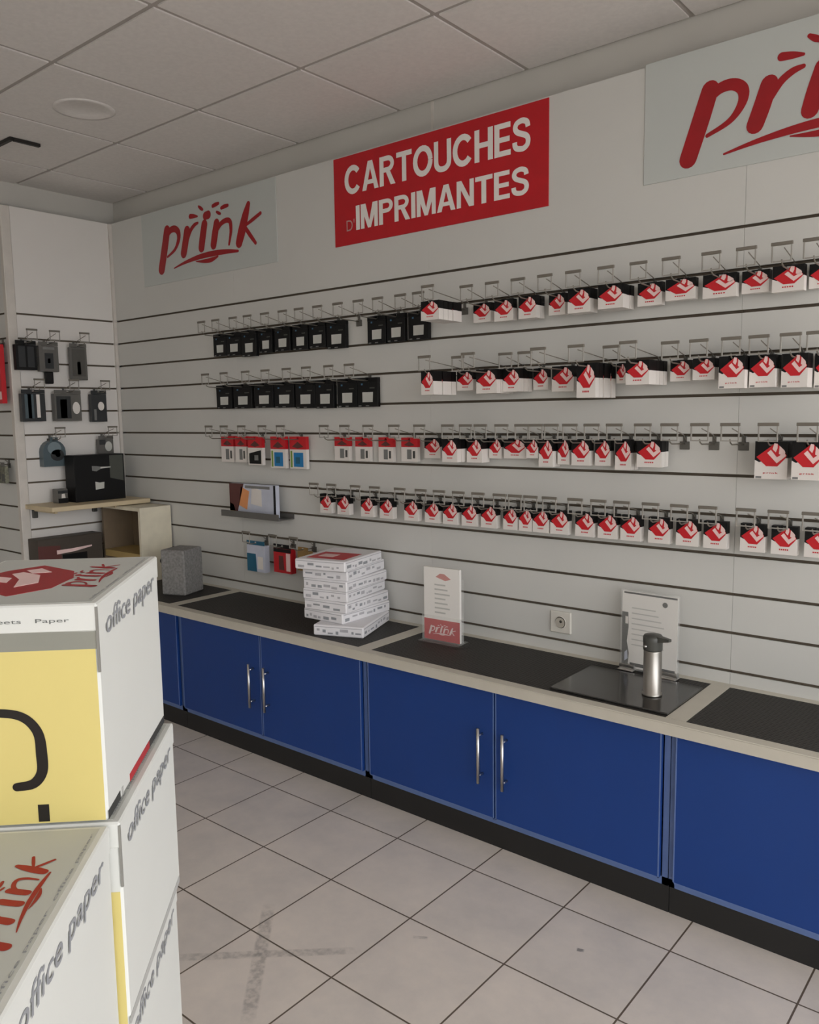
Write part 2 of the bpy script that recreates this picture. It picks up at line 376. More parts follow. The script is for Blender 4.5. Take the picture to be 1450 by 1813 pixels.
# hanging rows: hook x, arm length, (front y, kind, width, height, top z)
# 2.017255107440457
ROW_A=[
  (-3.335, 0.13, (-0.026, 'blk', 0.095, 0.108, 1.88)),
  (-3.226, 0.13, (-0.027, 'blk', 0.106, 0.111, 1.881)),
  (-3.096, 0.13, (-0.042, 'blk', 0.116, 0.123, 1.874)),
  (-2.993, 0.13, (-0.027, 'blk', 0.099, 0.111, 1.876)),
  (-2.873, 0.13, (-0.03, 'blk', 0.095, 0.11, 1.875)),
  (-2.755, 0.13, (-0.03, 'blk', 0.091, 0.112, 1.874)),
  (-2.651, 0.13, (-0.025, 'blk', 0.097, 0.108, 1.876)),
  (-2.537, 0.13, (-0.022, 'blk', 0.107, 0.119, 1.877)),
  (-2.418, 0.13, None),
  (-2.303, 0.13, (-0.022, 'blk', 0.093, 0.114, 1.881)),
  (-2.198, 0.13, (-0.022, 'blk', 0.089, 0.113, 1.875)),
  (-2.081, 0.13, (-0.022, 'blk', 0.095, 0.113, 1.876)),
  (-1.992, 0.13, None),
  (-1.868, 0.23, (-0.218, 'red', 0.083, 0.069, 1.848)),
  (-1.769, 0.13, (-0.031, 'red', 0.077, 0.071, 1.861)),
  (-1.658, 0.13, (-0.055, 'red', 0.08, 0.077, 1.862)),
  (-1.551, 0.13, (-0.067, 'red', 0.073, 0.078, 1.865)),
  (-1.445, 0.13, (-0.047, 'red', 0.064, 0.074, 1.861)),
  (-1.339, 0.13, (-0.089, 'red', 0.083, 0.079, 1.87)),
  (-1.223, 0.13, (-0.095, 'red', 0.087, 0.076, 1.872)),
  (-1.113, 0.13, (-0.042, 'red', 0.081, 0.073, 1.869)),
  (-1.009, 0.13, (-0.053, 'red', 0.094, 0.066, 1.871)),
  (-0.888, 0.13, (-0.055, 'red', 0.1, 0.071, 1.873)),
  (-0.788, 0.13, (-0.039, 'red', 0.078, 0.065, 1.87)),
  (-0.692, 0.13, (-0.06, 'red', 0.086, 0.074, 1.872)),
  (-0.609, 0.13, (-0.027, 'red', 0.071, 0.069, 1.868)),
]
ROW_B=[
  (-3.323, 0.13, (-0.022, 'blk', 0.11, 0.115, 1.634)),
  (-3.179, 0.13, (-0.023, 'blk', 0.127, 0.117, 1.633)),
  (-3.021, 0.13, (-0.025, 'blk', 0.127, 0.116, 1.632)),
  (-2.883, 0.13, (-0.022, 'blk', 0.128, 0.118, 1.631)),
  (-2.741, 0.13, (-0.022, 'blk', 0.128, 0.123, 1.634)),
  (-2.616, 0.13, (-0.022, 'blk', 0.116, 0.125, 1.636)),
  (-2.48, 0.13, (-0.022, 'blk', 0.111, 0.123, 1.636)),
  (-2.361, 0.13, (-0.022, 'blk', 0.112, 0.123, 1.635)),
  (-1.879, 0.24, (-0.224, 'red', 0.058, 0.087, 1.629)),
  (-1.809, 0.13, (-0.085, 'red', 0.075, 0.072, 1.598)),
  (-1.685, 0.24, (-0.127, 'red', 0.094, 0.086, 1.618)),
  (-1.602, 0.13, (-0.092, 'red', 0.075, 0.082, 1.607)),
  (-1.523, 0.13, (-0.022, 'red', 0.061, 0.077, 1.605)),
  (-1.405, 0.24, (-0.075, 'red', 0.084, 0.087, 1.612)),
  (-1.267, 0.24, (-0.171, 'red', 0.067, 0.112, 1.623)),
  (-1.201, 0.13, (-0.052, 'red', 0.034, 0.056, 1.605)),
  (-1.092, 0.24, (-0.171, 'red', 0.077, 0.076, 1.62)),
  (-1.006, 0.13, (-0.044, 'red', 0.065, 0.063, 1.614)),
  (-0.918, 0.13, (-0.084, 'red', 0.067, 0.066, 1.617)),
  (-0.823, 0.13, (-0.118, 'big', 0.076, 0.095, 1.602)),
  (-0.745, 0.13, (-0.089, 'big', 0.074, 0.094, 1.601)),
  (-0.66, 0.13, (-0.079, 'big', 0.081, 0.097, 1.604)),
  (-0.591, 0.13, (-0.022, 'big', 0.069, 0.099, 1.607)),
]
ROW_C=[
  (-3.312, 0.13, (-0.022, 'rw', 0.096, 0.13, 1.385)),
  (-3.195, 0.13, (-0.032, 'rw', 0.083, 0.128, 1.386)),
  (-3.064, 0.13, (-0.053, 'rk', 0.103, 0.136, 1.39)),
  (-2.917, 0.13, (-0.038, 'rb', 0.104, 0.148, 1.39)),
  (-2.792, 0.13, (-0.029, 'rb', 0.11, 0.148, 1.39)),
  (-2.517, 0.13, (-0.022, 'rw', 0.09, 0.103, 1.386)),
  (-2.395, 0.13, (-0.022, 'rw', 0.083, 0.104, 1.385)),
  (-2.263, 0.13, (-0.022, 'rw', 0.08, 0.103, 1.385)),
  (-2.124, 0.13, (-0.036, 'rw', 0.084, 0.098, 1.383)),
  (-1.995, 0.13, (-0.049, 'red', 0.08, 0.08, 1.35)),
  (-1.859, 0.13, (-0.118, 'red', 0.089, 0.089, 1.358)),
  (-1.776, 0.13, (-0.075, 'red', 0.11, 0.091, 1.352)),
  (-1.71, 0.13, (-0.033, 'red', 0.071, 0.076, 1.354)),
  (-1.619, 0.13, (-0.041, 'red', 0.096, 0.074, 1.356)),
  (-1.535, 0.13, (-0.059, 'red', 0.065, 0.07, 1.35)),
  (-1.478, 0.13, (-0.061, 'red', 0.075, 0.099, 1.355)),
  (-1.417, 0.13, (-0.044, 'red', 0.046, 0.09, 1.328)),
  (-1.346, 0.13, (-0.052, 'red', 0.071, 0.091, 1.359)),
  (-1.266, 0.13, (-0.048, 'red', 0.057, 0.09, 1.36)),
  (-1.186, 0.13, (-0.061, 'red', 0.057, 0.101, 1.359)),
  (-1.089, 0.13, (-0.077, 'red', 0.084, 0.088, 1.343)),
  (-1.002, 0.13, None),
  (-0.908, 0.13, None),
  (-0.818, 0.13, None),
  (-0.711, 0.13, (-0.092, 'big', 0.091, 0.111, 1.346)),
  (-0.606, 0.13, (-0.118, 'big', 0.083, 0.108, 1.346)),
]
ROW_D=[
  (-2.588, 0.13, (-0.06, 'red', 0.072, 0.086, 1.096)),
  (-2.481, 0.13, (-0.06, 'red', 0.072, 0.086, 1.096)),
  (-2.341, 0.13, (-0.06, 'red', 0.072, 0.086, 1.096)),
  (-2.233, 0.13, (-0.06, 'red', 0.072, 0.086, 1.096)),
  (-2.099, 0.13, (-0.06, 'red', 0.072, 0.086, 1.096)),
  (-1.992, 0.13, (-0.06, 'red', 0.072, 0.086, 1.096)),
  (-1.902, 0.13, (-0.06, 'red', 0.072, 0.086, 1.096)),
  (-1.811, 0.13, (-0.06, 'red', 0.072, 0.086, 1.096)),
  (-1.722, 0.13, (-0.06, 'red', 0.072, 0.086, 1.096)),
  (-1.627, 0.13, (-0.06, 'red', 0.072, 0.086, 1.096)),
  (-1.562, 0.13, (-0.06, 'red', 0.072, 0.086, 1.096)),
  (-1.498, 0.13, (-0.06, 'red', 0.072, 0.086, 1.096)),
  (-1.423, 0.13, (-0.06, 'red', 0.072, 0.086, 1.096)),
  (-1.324, 0.13, (-0.06, 'red', 0.072, 0.086, 1.096)),
  (-1.239, 0.13, (-0.06, 'red', 0.072, 0.086, 1.096)),
  (-1.156, 0.13, (-0.06, 'red', 0.072, 0.086, 1.096)),
  (-1.058, 0.13, (-0.06, 'red', 0.072, 0.086, 1.096)),
  (-0.965, 0.13, (-0.06, 'red', 0.072, 0.086, 1.096)),
  (-0.877, 0.13, (-0.06, 'red', 0.072, 0.086, 1.096)),
  (-0.765, 0.13, (-0.06, 'red', 0.072, 0.086, 1.096)),
  (-0.675, 0.13, (-0.06, 'red', 0.072, 0.086, 1.096)),
  (-0.583, 0.13, (-0.06, 'red', 0.072, 0.086, 1.096)),
]

CAMF=1452.808
CAMP=(0.00000,-2.60755,1.46951)
CAMR=[[0.771493, 0.636079, -0.014249], [0.06377, -0.09959, -0.992983], [-0.633034, 0.765171, -0.117395]]
SKY=4.35
# ================================================================== SETTING
b = MB(); b.add([(-6.2, YB, 0), (6.0, YB, 0), (6.0, YE, 0), (-6.2, YE, 0)], [(0,1,2,3)], floor_mat())
structure(b.build('floor'), 'beige square floor tiles with dark joints and a worn cross mark', 'floor')

# ceiling: mineral tiles lying in a grid of bars
TX, TY = -2.841, -0.4688
b = MB()
xs = [TX+0.6*i for i in range(-6, 10)]; ys = [YE]+[TY-0.6*j for j in range(0, 9)]
g = 0.010
for i in range(len(xs)-1):
    for j in range(len(ys)-1):
        xa, xb_, ya, yb_ = xs[i]+g, xs[i+1]-g, ys[j+1]+g, ys[j]-(g if j else 0.012)
        b.box((xa, ya, ZC), (xb_, yb_, ZC+0.0048), TILE)
b.box((xs[0], ys[-1], ZC+0.005), (xs[-1], YE, ZC+0.03), TBAR)
structure(b.build('ceiling'), 'suspended ceiling of square off-white mineral tiles', 'ceiling')

# slatted panelling
grooves = [Z1-S*k for k in range(12)]
GH = 0.0048
def slats(mb, horiz, a, c, m, zbot, thick):
    """boards along one wall; horiz 'x': boards face -y at y=0; 'y': boards face +x at X0"""
    edges = [PT]+[z for z in grooves]+[zbot]
    for k in range(len(edges)-1):
        zt = edges[k]-(GH if k else 0); zb = edges[k+1]+(GH if k < len(edges)-2 else 0)
        if zt-zb < 0.004: continue
        if horiz == 'x': mb.box((a, 0, zb), (c, 0.006, zt), m)
        elif horiz == 'y': mb.box((X0-0.006, a, zb), (X0, c, zt), m)
        else: mb.box((a, Y1, zb), (c, Y1+0.006, zt), m)
    if horiz == 'x': mb.box((a, 0.016, zbot), (c, thick, PT), MDF)
    elif horiz == 'y': mb.box((X0-thick, a, zbot), (X0-0.016, c, PT), MDF)
    else: mb.box((a, Y1+0.016, zbot), (c, Y1+thick, PT), MDF)
b = MB()
for a, c in ((X0+0.012, -3.2402), (-3.2398, -2.0402), (-2.0398, -0.8370), (-0.8361, 0.40), (0.4015, XR)):
    slats(b, 'x', a, c, WALL, 0.585, 0.07)
structure(b.build('wall_right'), 'long white slatwall panelling carrying the cartridge hooks')
b = MB(); slats(b, 'y', Y1+0.045, -0.012, WALLC, 0.0, 0.07)
structure(b.build('wall_left'), 'narrow white slatwall return panel at the end of the room')
b = MB(); slats(b, 'z', -6.2, X0-0.02, WALL, 0.0, 0.07)
structure(b.build('wall_far_left'), 'white slatwall panelling beyond the outer corner')
b = MB(); b.box((XE, YE, 0), (XR, YE+0.12, ZC+0.05), PLAIN)
structure(b.build('wall_right_upper'), 'plain painted wall showing as a band above the slatwall')
b = MB(); b.box((XE-0.12, -0.505, 0), (XE, YE, PT), PLAIN); b.box((-6.2, -0.505, 0), (XE-0.1205, -0.385, PT), PLAIN)
b.box((XE-0.12, Y1+0.012, PT+0.0005), (XE, YE, ZC+0.05), PLAIN); b.box((-6.2, Y1+0.012, PT+0.0005), (XE-0.1205, -0.385, ZC+0.05), PLAIN)
structure(b.build('wall_left_upper'), 'plain painted wall band above the narrow slatwall panel')
b = MB(); b.box((-6.3, YB, 0), (-6.2, -0.385, ZC+0.05), PLAIN)
structure(b.build('wall_end'), 'plain painted end wall of the shop')
b = MB(); b.box((-6.3, YB-0.1, 0), (XR, YB, ZC+0.05), PLAIN)
structure(b.build('wall_near'), 'plain painted wall behind the photographer')
b = MB(); b.box((X0-0.004, -0.016, 0.6), (X0+0.012, 0.004, PT), TRIM)
structure(b.build('trim_1'), 'slim white profile in the inner corner of the slatwalls', 'trim')
b = MB(); b.cbox((X0-0.03, Y1-0.004, 0), (X0+0.004, Y1+0.044, PT), TRIM, 0.003)
structure(b.build('trim_2'), 'white corner post on the outer corner of the slatwall', 'trim')
b = MB(); b.box((-2.085, YE-0.004, PT), (-2.073, YE, ZC), TRIM)
structure(b.build('trim_3'), 'thin white joint strip on the wall band above the red sign', 'trim')

# ================================================================== CEILING FITTINGS
b = MB(); b.lathe([(0.118, 0), (0.118, -0.0012), (0.10, -0.003), (0.097, -0.0018), (0.07, -0.0035), (0.067, -0.002), (0.0005, -0.003)], TILE, n=40)
o = tag(b.build('ceiling_diffuser', loc=(-3.165, -0.775, ZC)), 'faint round white diffuser set flat in a ceiling tile', 'ceiling diffuser')
b = MB(); b.cbox((-3.97, -0.828, ZC-0.014), (-3.690, -0.808, ZC), INK, 0.002); b.cbox((-3.710, -0.808, ZC-0.014), (-3.690, -0.69, ZC), INK, 0.002)
tag(b.build('ceiling_angle_bracket'), 'black angle-shaped metal bracket fixed to the ceiling at far left', 'bracket')

# ================================================================== SIGNS
def sign(name, x0, x1, z0, z1, m, label):
    t = thing(name, label, 'sign', ((x0+x1)/2, 0, z0))
    b = MB(); b.cbox((-(x1-x0)/2, -0.0035, 0), ((x1-x0)/2, -0.0002, z1-z0), m, 0.0008); b.build('sign_board', t)
    return t, (x0+x1)/2, z0
t, cx, cz_ = sign('shop_sign', -3.99, -2.915, 2.175, PT-0.003, SIGNBG, 'pale sign with a whole red brush-lettered word, near the room corner')
b = MB(); logo(b, plane((0, -0.0036, 0), (1,0,0), (0,0,1)), LOGO, 1.0, -3.8224-cx, 2.2455-cz_); b.build('lettering', t)
t, cx, cz_ = sign('shop_sign', -1.158, -0.083, 2.192, PT+0.008, SIGNBG, 'pale sign with large red brush lettering, cut off at the right edge')
b = MB(); logo(b, plane((0, -0.0036, 0), (1,0,0), (0,0,1)), LOGO, 1.0, -1.0132-cx, 2.241-cz_); b.build('lettering', t)
t, cx, cz_ = sign('shop_sign', -2.546, -1.506, 2.187, 2.547, RED, 'bright red rectangular sign with two lines of white capitals')
P = plane((0, -0.0036, 0), (1,0,0), (0,0,1))
b = MB()
caps(b, P, SIGNW, 'CARTOUCHES', -2.482-cx, 2.390-cz_, 0.905, 0.114, 0.0008)
caps(b, P, SIGNW, 'IMPRIMANTES', -2.421-cx, 2.241-cz_, 0.838, 0.098, 0.0008)
b.build('lettering', t)
b = MB(); b.flatmesh(text_vf("D'", 0.046, 0.046, bold=0.0), P, SIGNO, 0.0008, 1, 1, -2.476-cx, 2.243-cz_)
tag(b.build('small_lettering', t), 'small dim letter with apostrophe')

# ================================================================== HOOKS AND HANGING PACKS
def hook_proto(L):
    """display hook, origin where its plate meets the groove; arm towards -y"""
    t = thing('display_hook', 'x', 'display hook')
    b = MB(); b.cbox((-0.016, -0.004, -0.046), (0.016, 0.0, -0.020), PLATE, 0.001); b.box((-0.006, -0.003, -0.021), (0.006, 0.0, -0.002), PLATE); b.box((-0.006, -0.001, -0.0045), (0.006, 0.010, -0.002), PLATE)
    b.build('back_plate', t)
    b = MB(); b.tube([(0, -0.003, -0.027), (0, -L+0.02, -0.024), (0, -L+0.006, -0.018), (0, -L, -0.008)], 0.0022, WIRE); b.build('prong', t)
    b = MB(); b.tube([(0.006, -0.003, -0.021), (0.006, -0.03, 0.002), (0.006, -L, 0.024)], 0.0016, WIRE, 6); b.build('support_wire', t)
    b = MB(); b.cbox((-0.029, -L-0.003, 0.031), (0.029, -L+0.003, 0.0405), FRAMEP, 0.001)
    for sx in (-1, 1): b.cbox((sx*0.0255-0.0022, -L-0.002, -0.014), (sx*0.0255+0.0022, -L+0.001, 0.032), FRAMEL, 0.0006)
    b.box((-0.024, -L-0.001, -0.014), (0.024, -L+0.0005, -0.0105), FRAMEL)
    b.build('label_frame', t)
    return t
def copy_tree(o, parent=None):
    c = o.copy(); col.objects.link(c); c.parent = parent
    for ch in list(o.children): copy_tree(ch, c)
    return c
_hooks = {}
def hook(L, loc, rz, label, group):
    if L not in _hooks: _hooks[L] = hook_proto(L); o = _hooks[L]
    else: o = copy_tree(_hooks[L])
    o.location = loc; o.rotation_euler = (0, 0, rz)
    return tag(o, label, 'display hook', group)

def q(x, z): return (x, z)
def tabbed(mb, w, t, m, hw=0.006):
    """top 18 mm of a pack: thin card with a punched hanging slot"""
    z = [0, -0.004, -0.014, -0.020]; x = [-w/2, -hw, hw, w/2]
    mb.box((x[0], 0, z[1]), (x[3], 0.0012, z[0]), m); mb.box((x[0], 0, z[3]), (x[3], 0.0012, z[2]), m)
    mb.box((x[0], 0, z[2]), (x[1], 0.0012, z[1]), m); mb.box((x[2], 0, z[2]), (x[3], 0.0012, z[1]), m)
_packs = {}
CUBE_A = [(.36,.62),(.46,.69),(.66,.52),(.95,.70),(.95,.60),(.66,.36)]
def pack_mesh(kind, w, h, t):
    key = (kind, round(w, 3), round(h, 3), round(t, 3))
    if key in _packs: return _packs[key]
    b = MB(); P = plane((-w/2, 0, -h), (1,0,0), (0,0,1)); n = {'red':'ink_box','big':'ink_box','blk':'ink_pack'}.get(kind, 'ink_pack')
    F = lambda poly, m, l=0.0: b.flat([(x*w, y*h) for x, y in poly], P, m, 0.0004, l)
    if kind in ('red', 'big'):
        zs = -h*0.44
        b.box((-w/2, 0, zs), (w/2, t, -0.0205), PKB); b.box((-w/2, 0, -h), (w/2, t, zs), PKW)
        # upper black field slopes into the white lower field
        F([(0,.56),(0,.50),(.14,.44),(.5,.56)], PKB)
        u = w/h
        s_ = min(1.0, 1.0 if kind == 'red' else 0.92)
        f = lambda x, y: (x, 1-(1-y)*s_)
        D = [(.05,.54),(.34,.74),(.60,.93),(.68,.93),(.97,.60),(.94,.52),(.70,.28),(.36,.28)]
        F([f(*p) for p in D], PKR, 0.0003)
        for poly in ([(.38,.66),(.49,.75),(.68,.54),(.91,.68),(.95,.58),(.68,.37)], [(.54,.77),(.59,.94),(.69,.92),(.69,.80),(.64,.68)], [(.735,.64),(.75,.87),(.90,.74),(.93,.68),(.82,.60)]):
            F([f(*p) for p in poly], PKP, 0.0007)
        if kind == 'big':
            b.flatmesh(text_vf('prink', w*0.46, h*0.055, bold=0.02, space=1.25), P, PKR, 0.0006, 1, 1, w*.27, h*.13)
            F([(.04,.015),(.22,.015),(.22,.07),(.04,.07)], PKG)
        else:
            for k in range(5): F([(.32+k*.075,.15),(.37+k*.075,.15),(.37+k*.075,.20),(.32+k*.075,.20)], PKR)
    elif kind == 'blk':
        b.cbox((-w/2, 0, -h), (w/2, t, -0.0205), PKB, 0.001)
        F([(.26,.16),(.76,.16),(.78,.50),(.26,.50)], PKLAB)
        F([(.20,.74),(.28,.74),(.28,.80),(.20,.80)], PKC)
        F([(.62,.62),(.86,.62),(.86,.66),(.62,.66)], DKPL)
        F([(.06,.02),(.20,.02),(.20,.055),(.06,.055)], PKG); F([(.42,.02),(.58,.02),(.58,.055),(.42,.055)], PKG)
    else:
        zs = -h*0.40
        b.box((-w/2, 0, zs), (w/2, t, -0.0205), PKR); b.box((-w/2, 0, -h), (w/2, t, zs), PKW)
        F([(.15,.68),(.5,.84),(.85,.68),(.5,.63)], MAROON)
        if kind == 'rw': F([(.36,.10),(.64,.10),(.64,.50),(.36,.50)], PKG); F([(.72,.14),(.86,.14),(.86,.44),(.72,.44)], DKPL)
        if kind == 'rk': F([(.08,.04),(.92,.04),(.92,.52),(.5,.46),(.08,.40)], PKB, .0002); F([(.45,.16),(.72,.16),(.72,.34),(.45,.34)], PKG, .0005)
        if kind == 'rb': F([(.05,.04),(.16,.04),(.16,.55),(.05,.55)], PKGR); F([(.24,.06),(.82,.06),(.82,.50),(.24,.50)], PKBL, .0002); F([(.36,.16),(.62,.16),(.62,.36),(.36,.36)], TEAL, .0005)
    tm = PKR if kind in ('rw','rk','rb') else PKB
    for sx in (-1, 1):
        xa, xb_ = sorted((sx*w/2, sx*0.0105)); b.box((xa, 0, -0.0206), (xb_, t, -0.001), tm)
    o = b.build(n)
    tb = MB(); tabbed(tb, 0.0206, t, tm); tb.build('hang_tab', o)
    _packs[key] = o; o['_used'] = 0
    return o
def pack(kind, w, h, t, loc, rz, label, group, cat='ink cartridge pack'):
    p = pack_mesh(kind, w, h, t)
    o = p if not p['_used'] else copy_tree(p)
    p['_used'] = 1
    o.location = loc; o.rotation_euler = (0, 0, rz)
    return tag(o, label, cat, group)

ORD = ['first','second','third','fourth','fifth','sixth','seventh','eighth','ninth','tenth','eleventh','twelfth','thirteenth','fourteenth','fifteenth','sixteenth','seventeenth','eighteenth','nineteenth','twentieth','twenty-first','twenty-second','twenty-third','twenty-fourth','twenty-fifth','twenty-sixth']
DESC = {'blk':'black ink pack', 'red':'red diamond ink box', 'big':'tall red diamond ink box',
        'rw':'red-topped white ink pack', 'rk':'red-topped black ink pack', 'rb':'red-topped blue ink pack'}
def do_row(rows, rowname, zg):
    n = len(rows)
    # widths trimmed so that neighbours hang clear of one another
    W = [None if r[2] is None else r[2][2]*(1.08 if r[2][1] == 'blk' else 1) for r in rows]
    for i in range(n):
        for j in range(i+1, min(n, i+3)):
            if W[i] and W[j]:
                gap = abs(rows[j][0]-rows[i][0])-0.004
                if (W[i]+W[j])/2 > gap: s = gap*2/(W[i]+W[j]); W[i] *= s; W[j] *= s
    cnt = {}
    for i, (x, L, e) in enumerate(rows):
        st = 'empty wire hook' if e is None else 'wire label hook'
        hook(L, (x, 0, zg), 0, '%s, %s from the left in the %s of the slatwall' % (st, ORD[i], rowname), 'wire hooks in the %s' % rowname)
        if e is None: continue
        yf, kind, w, h, zt = e
        w = W[i]
        zt = zg-0.0135        # slot of the card sits on the prong
        h = max(h, 0.066)
        t = min(0.026 if kind in ('red','big') else 0.018, abs(yf)-0.004)
        y = yf; k = 0
        while True:
            d = DESC[kind]
            if k == 0: lab = '%s, front on %s hook from left, %s of slatwall' % (d, ORD[i], rowname)
            else: lab = '%s, %s back on %s hook from left, %s' % (d, ORD[k], ORD[i], rowname)
            pack(kind, w, h, t, (x+(0.0 if k == 0 else random.uniform(-.003,.003)), y, zt+0.0005), 0, lab, 'ink packs in the %s' % rowname)
            y += t+0.003; k += 1
            if kind not in ('red','big') or y > -t-0.006 or k > 4: break
do_row(ROW_A, 'top row', grooves[1])
do_row(ROW_B, 'second row', grooves[3])
do_row(ROW_C, 'third row', grooves[5])
do_row(ROW_D, 'fourth row', grooves[7])

# small packs on the lowest hooks behind the paper stack, and the colourful pack on its tray
for i, (x, w, h, m1, m2, lab) in enumerate(((-3.06, 0.13, 0.15, TEAL, LILAC, 'white hanging pack with teal blue panel near the counter, left of the ream stack'),
                                           (-2.87, 0.12, 0.135, MAROON, RED, 'red hanging pack with dark top, just left of the ream stack'),
                                           (-2.73, 0.07, 0.11, AMBER, AMBER, 'small amber pack half hidden by the ream stack'))):
    hook(0.13, (x, 0, grooves[9]), 0, 'wire hook low on the slatwall, %s of three above the counter' % ORD[i], 'low hooks above the counter')
    b = MB(); b.box((-w/2, 0, -h), (w/2, 0.03, -0.0205), m2 if i else LILAC)
    P = plane((-w/2, 0, -h), (1,0,0), (0,0,1))
    if i == 0: b.flat([(.0, .0), (.55*w, 0), (.5*w, .58*h), (.0, .58*h)], P, m1); b.flat([(.6*w, .1*h), (.9*w, .1*h), (.9*w, .5*h), (.6*w, .5*h)], P, PKW)
    elif i == 1: b.flat([(0, .72*h), (w, .72*h), (w, .845*h), (0, .845*h)], P, PKB); b.flat([(.3*w, .1*h), (.6*w, .1*h), (.55*w, .6*h), (.3*w, .6*h)], P, MAROON); b.flat([(.72*w, .08*h), (.95*w, .08*h), (.95*w, .7*h), (.72*w, .7*h)], P, PKP)
    else: b.flat([(.2*w, .2*h), (.8*w, .2*h), (.8*w, .6*h), (.2*w, .6*h)], P, WOODY)
    o = tag(b.build('accessory_pack', loc=(x, -0.075, grooves[9]-0.0135)), lab, 'accessory pack', 'packs on the low hooks')
    tb = MB(); tabbed(tb, w, 0.03, m1 if i != 1 else PKB); tb.build('hang_tab', o)

t = thing('display_tray', 'grey plastic slat tray holding the colourful paper pack', 'display tray', (-3.07, 0, 0.99))
b = MB(); b.box((-0.21, -0.10, 0.0), (0.21, -0.001, 0.004), MIDP); b.box((-0.21, -0.10, 0.004), (0.21, -0.096, 0.030), MIDP); b.build('ledge', t)
b = MB(); b.box((-0.21, -0.004, 0.004), (0.21, -0.001, 0.024), MIDP); b.box((-0.2, -0.001, 0.018), (0.2, 0.012, 0.024), MIDP); b.build('back_lip', t)
b = MB(); P = plane((-0.17, 0, 0), (1,0,0), (0,0,1)); b.cbox((-0.17, 0, 0), (0.17, 0.025, 0.155), LILAC, 0.002)
for poly, m in (([(0, .02), (.06, .02), (.11, .155), (0, .155)], MAROON), ([(.07, .05), (.13, .03), (.15, .12), (.09, .14)], ORANGE), ([(.0, .0), (.05, .0), (.03, .05), (0, .06)], AMBER), ([(.16, .06), (.24, .05), (.24, .13), (.17, .14)], PKW), ([(.325, 0), (.34, 0), (.34, .155), (.325, .155)], PKB), ([(.12, .135), (.30, .135), (.30, .148), (.12, .148)], PKG)):
    b.flat(poly, P, m, 0.0006)
o = tag(b.build('paper_pack', loc=(-3.09, -0.060, 0.9945)), 'colourful photo paper pack standing on grey tray, left of the hooks', 'paper pack')

# ================================================================== LEFT WALL GOODS (face +x)
RZ = math.pi/2
def lhook(y, k, L, lab): return hook(L, (X0, y, grooves[k]), RZ, lab, 'hooks on the narrow left wall')
def blister(y, k, w, h, d, base, details, lab, cat='accessory pack', arch=False, name='blister_pack', yo=0.045):
    b = MB(); P = plane((-w/2, 0, -h), (1,0,0), (0,0,1))
    if arch:
        pts = [(-w/2, -h), (w/2, -h), (w/2, -h*.5)]+[(w/2*math.cos(a), -h*.5+(h*.5-0.016)*math.sin(a)) for a in [math.pi*j/10 for j in range(1, 10)]]+[(-w/2, -h*.5)]
        V = [(x, 0, z) for x, z in pts]+[(x, d, z) for x, z in pts]; n = len(pts)
        b.add(V, [tuple(range(n)), tuple(range(2*n-1, n-1, -1))]+[(i, n+i, n+(i+1) % n, (i+1) % n) for i in range(n)], base)
    else: b.cbox((-w/2, 0, -h), (w/2, d, -0.0205), base, 0.0015)
    for poly, m in details: b.flat([(x*w, z*h) for x, z in poly], P, m, 0.0015)
    o = tag(b.build(name, loc=(X0+yo, y, grooves[k]-0.0135), rot=(0, 0, RZ)), lab, cat, 'packs on the narrow left wall')
    tb = MB(); tabbed(tb, w*(0.36 if arch else 1), d, base); tb.build('hang_tab', o)
    return o
rc = lambda x0, z0, x1, z1: [(x0, z0), (x1, z0), (x1, z1), (x0, z1)]
def circ(x, z, rx, rz_): return [(x+rx*math.cos(a), z+rz_*math.sin(a)) for a in [2*math.pi*j/14 for j in range(14)]]
for y, k, lab in ((-0.545, 1, 'wire hook at top left of the narrow wall, over the black pack'), (-0.425, 1, 'wire hook at top middle of the narrow wall, over the charger'), (-0.26, 1, 'wire hook at top right of the narrow wall, over the tall grey pack'),
                  (-0.523, 3, 'wire hook of the middle row over the dark striped pack'), (-0.335, 3, 'wire hook of the middle row over the grey mouse pack'), (-0.155, 3, 'wire hook of the middle row nearest the corner'),
                  (-0.428, 5, 'wire hook over the arched mouse blister'), (-0.126, 5, 'wire hook beside the corner above the large black box')):
    lhook(y, k, 0.12, lab)
blister(-0.545, 1, 0.108, 0.15, 0.03, PKB, [(rc(.12,.1,.45,.8), DARKP), (rc(.55,.1,.88,.8), DARKP)], 'black hanging pack at top left of the narrow wall')
o = blister(-0.425, 1, 0.105, 0.155, 0.03, MIDP, [(rc(.28,.1,.72,.62), DARKP), (rc(.42,.28,.56,.44), PKG), (rc(.2,.74,.8,.82), PKG)], 'grey hanging charger pack with a dark plug hanging below it')
b = MB(); b.cbox((-0.022, 0.004, -0.218), (0.022, 0.026, -0.1555), PKB, 0.004); b.build('plug', o)
blister(-0.26, 1, 0.097, 0.195, 0.02, MIDP, [(rc(.12,.1,.88,.85), mat('charcoal_blister', (80,78,74), .35)), (rc(.4,.15,.6,.5), DARKP)], 'tall narrow grey pack at top right of the narrow wall')
blister(-0.523, 3, 0.125, 0.165, 0.03, DARKP, [(rc(.62,.12,.76,.85), PKW), (rc(.12,.1,.5,.85), SLATE), (rc(.25,.1,.4,.85), PKB)], 'dark hanging pack with a white vertical stripe')
blister(-0.335, 3, 0.15, 0.165, 0.035, MIDP, [(rc(.06,.08,.6,.8), DARKP), (rc(.2,.1,.45,.7), mat('olive_grey', (84,88,80), .4)), (circ(.8,.42,.14,.2), PKW)], 'grey hanging mouse pack with a white round label')
blister(-0.155, 3, 0.092, 0.172, 0.03, DARKP, [(circ(.62,.5,.2,.14), PKW), (rc(.15,.05,.3,.4), PKG)], 'narrow dark hanging pack with a white dot, nearest the corner')
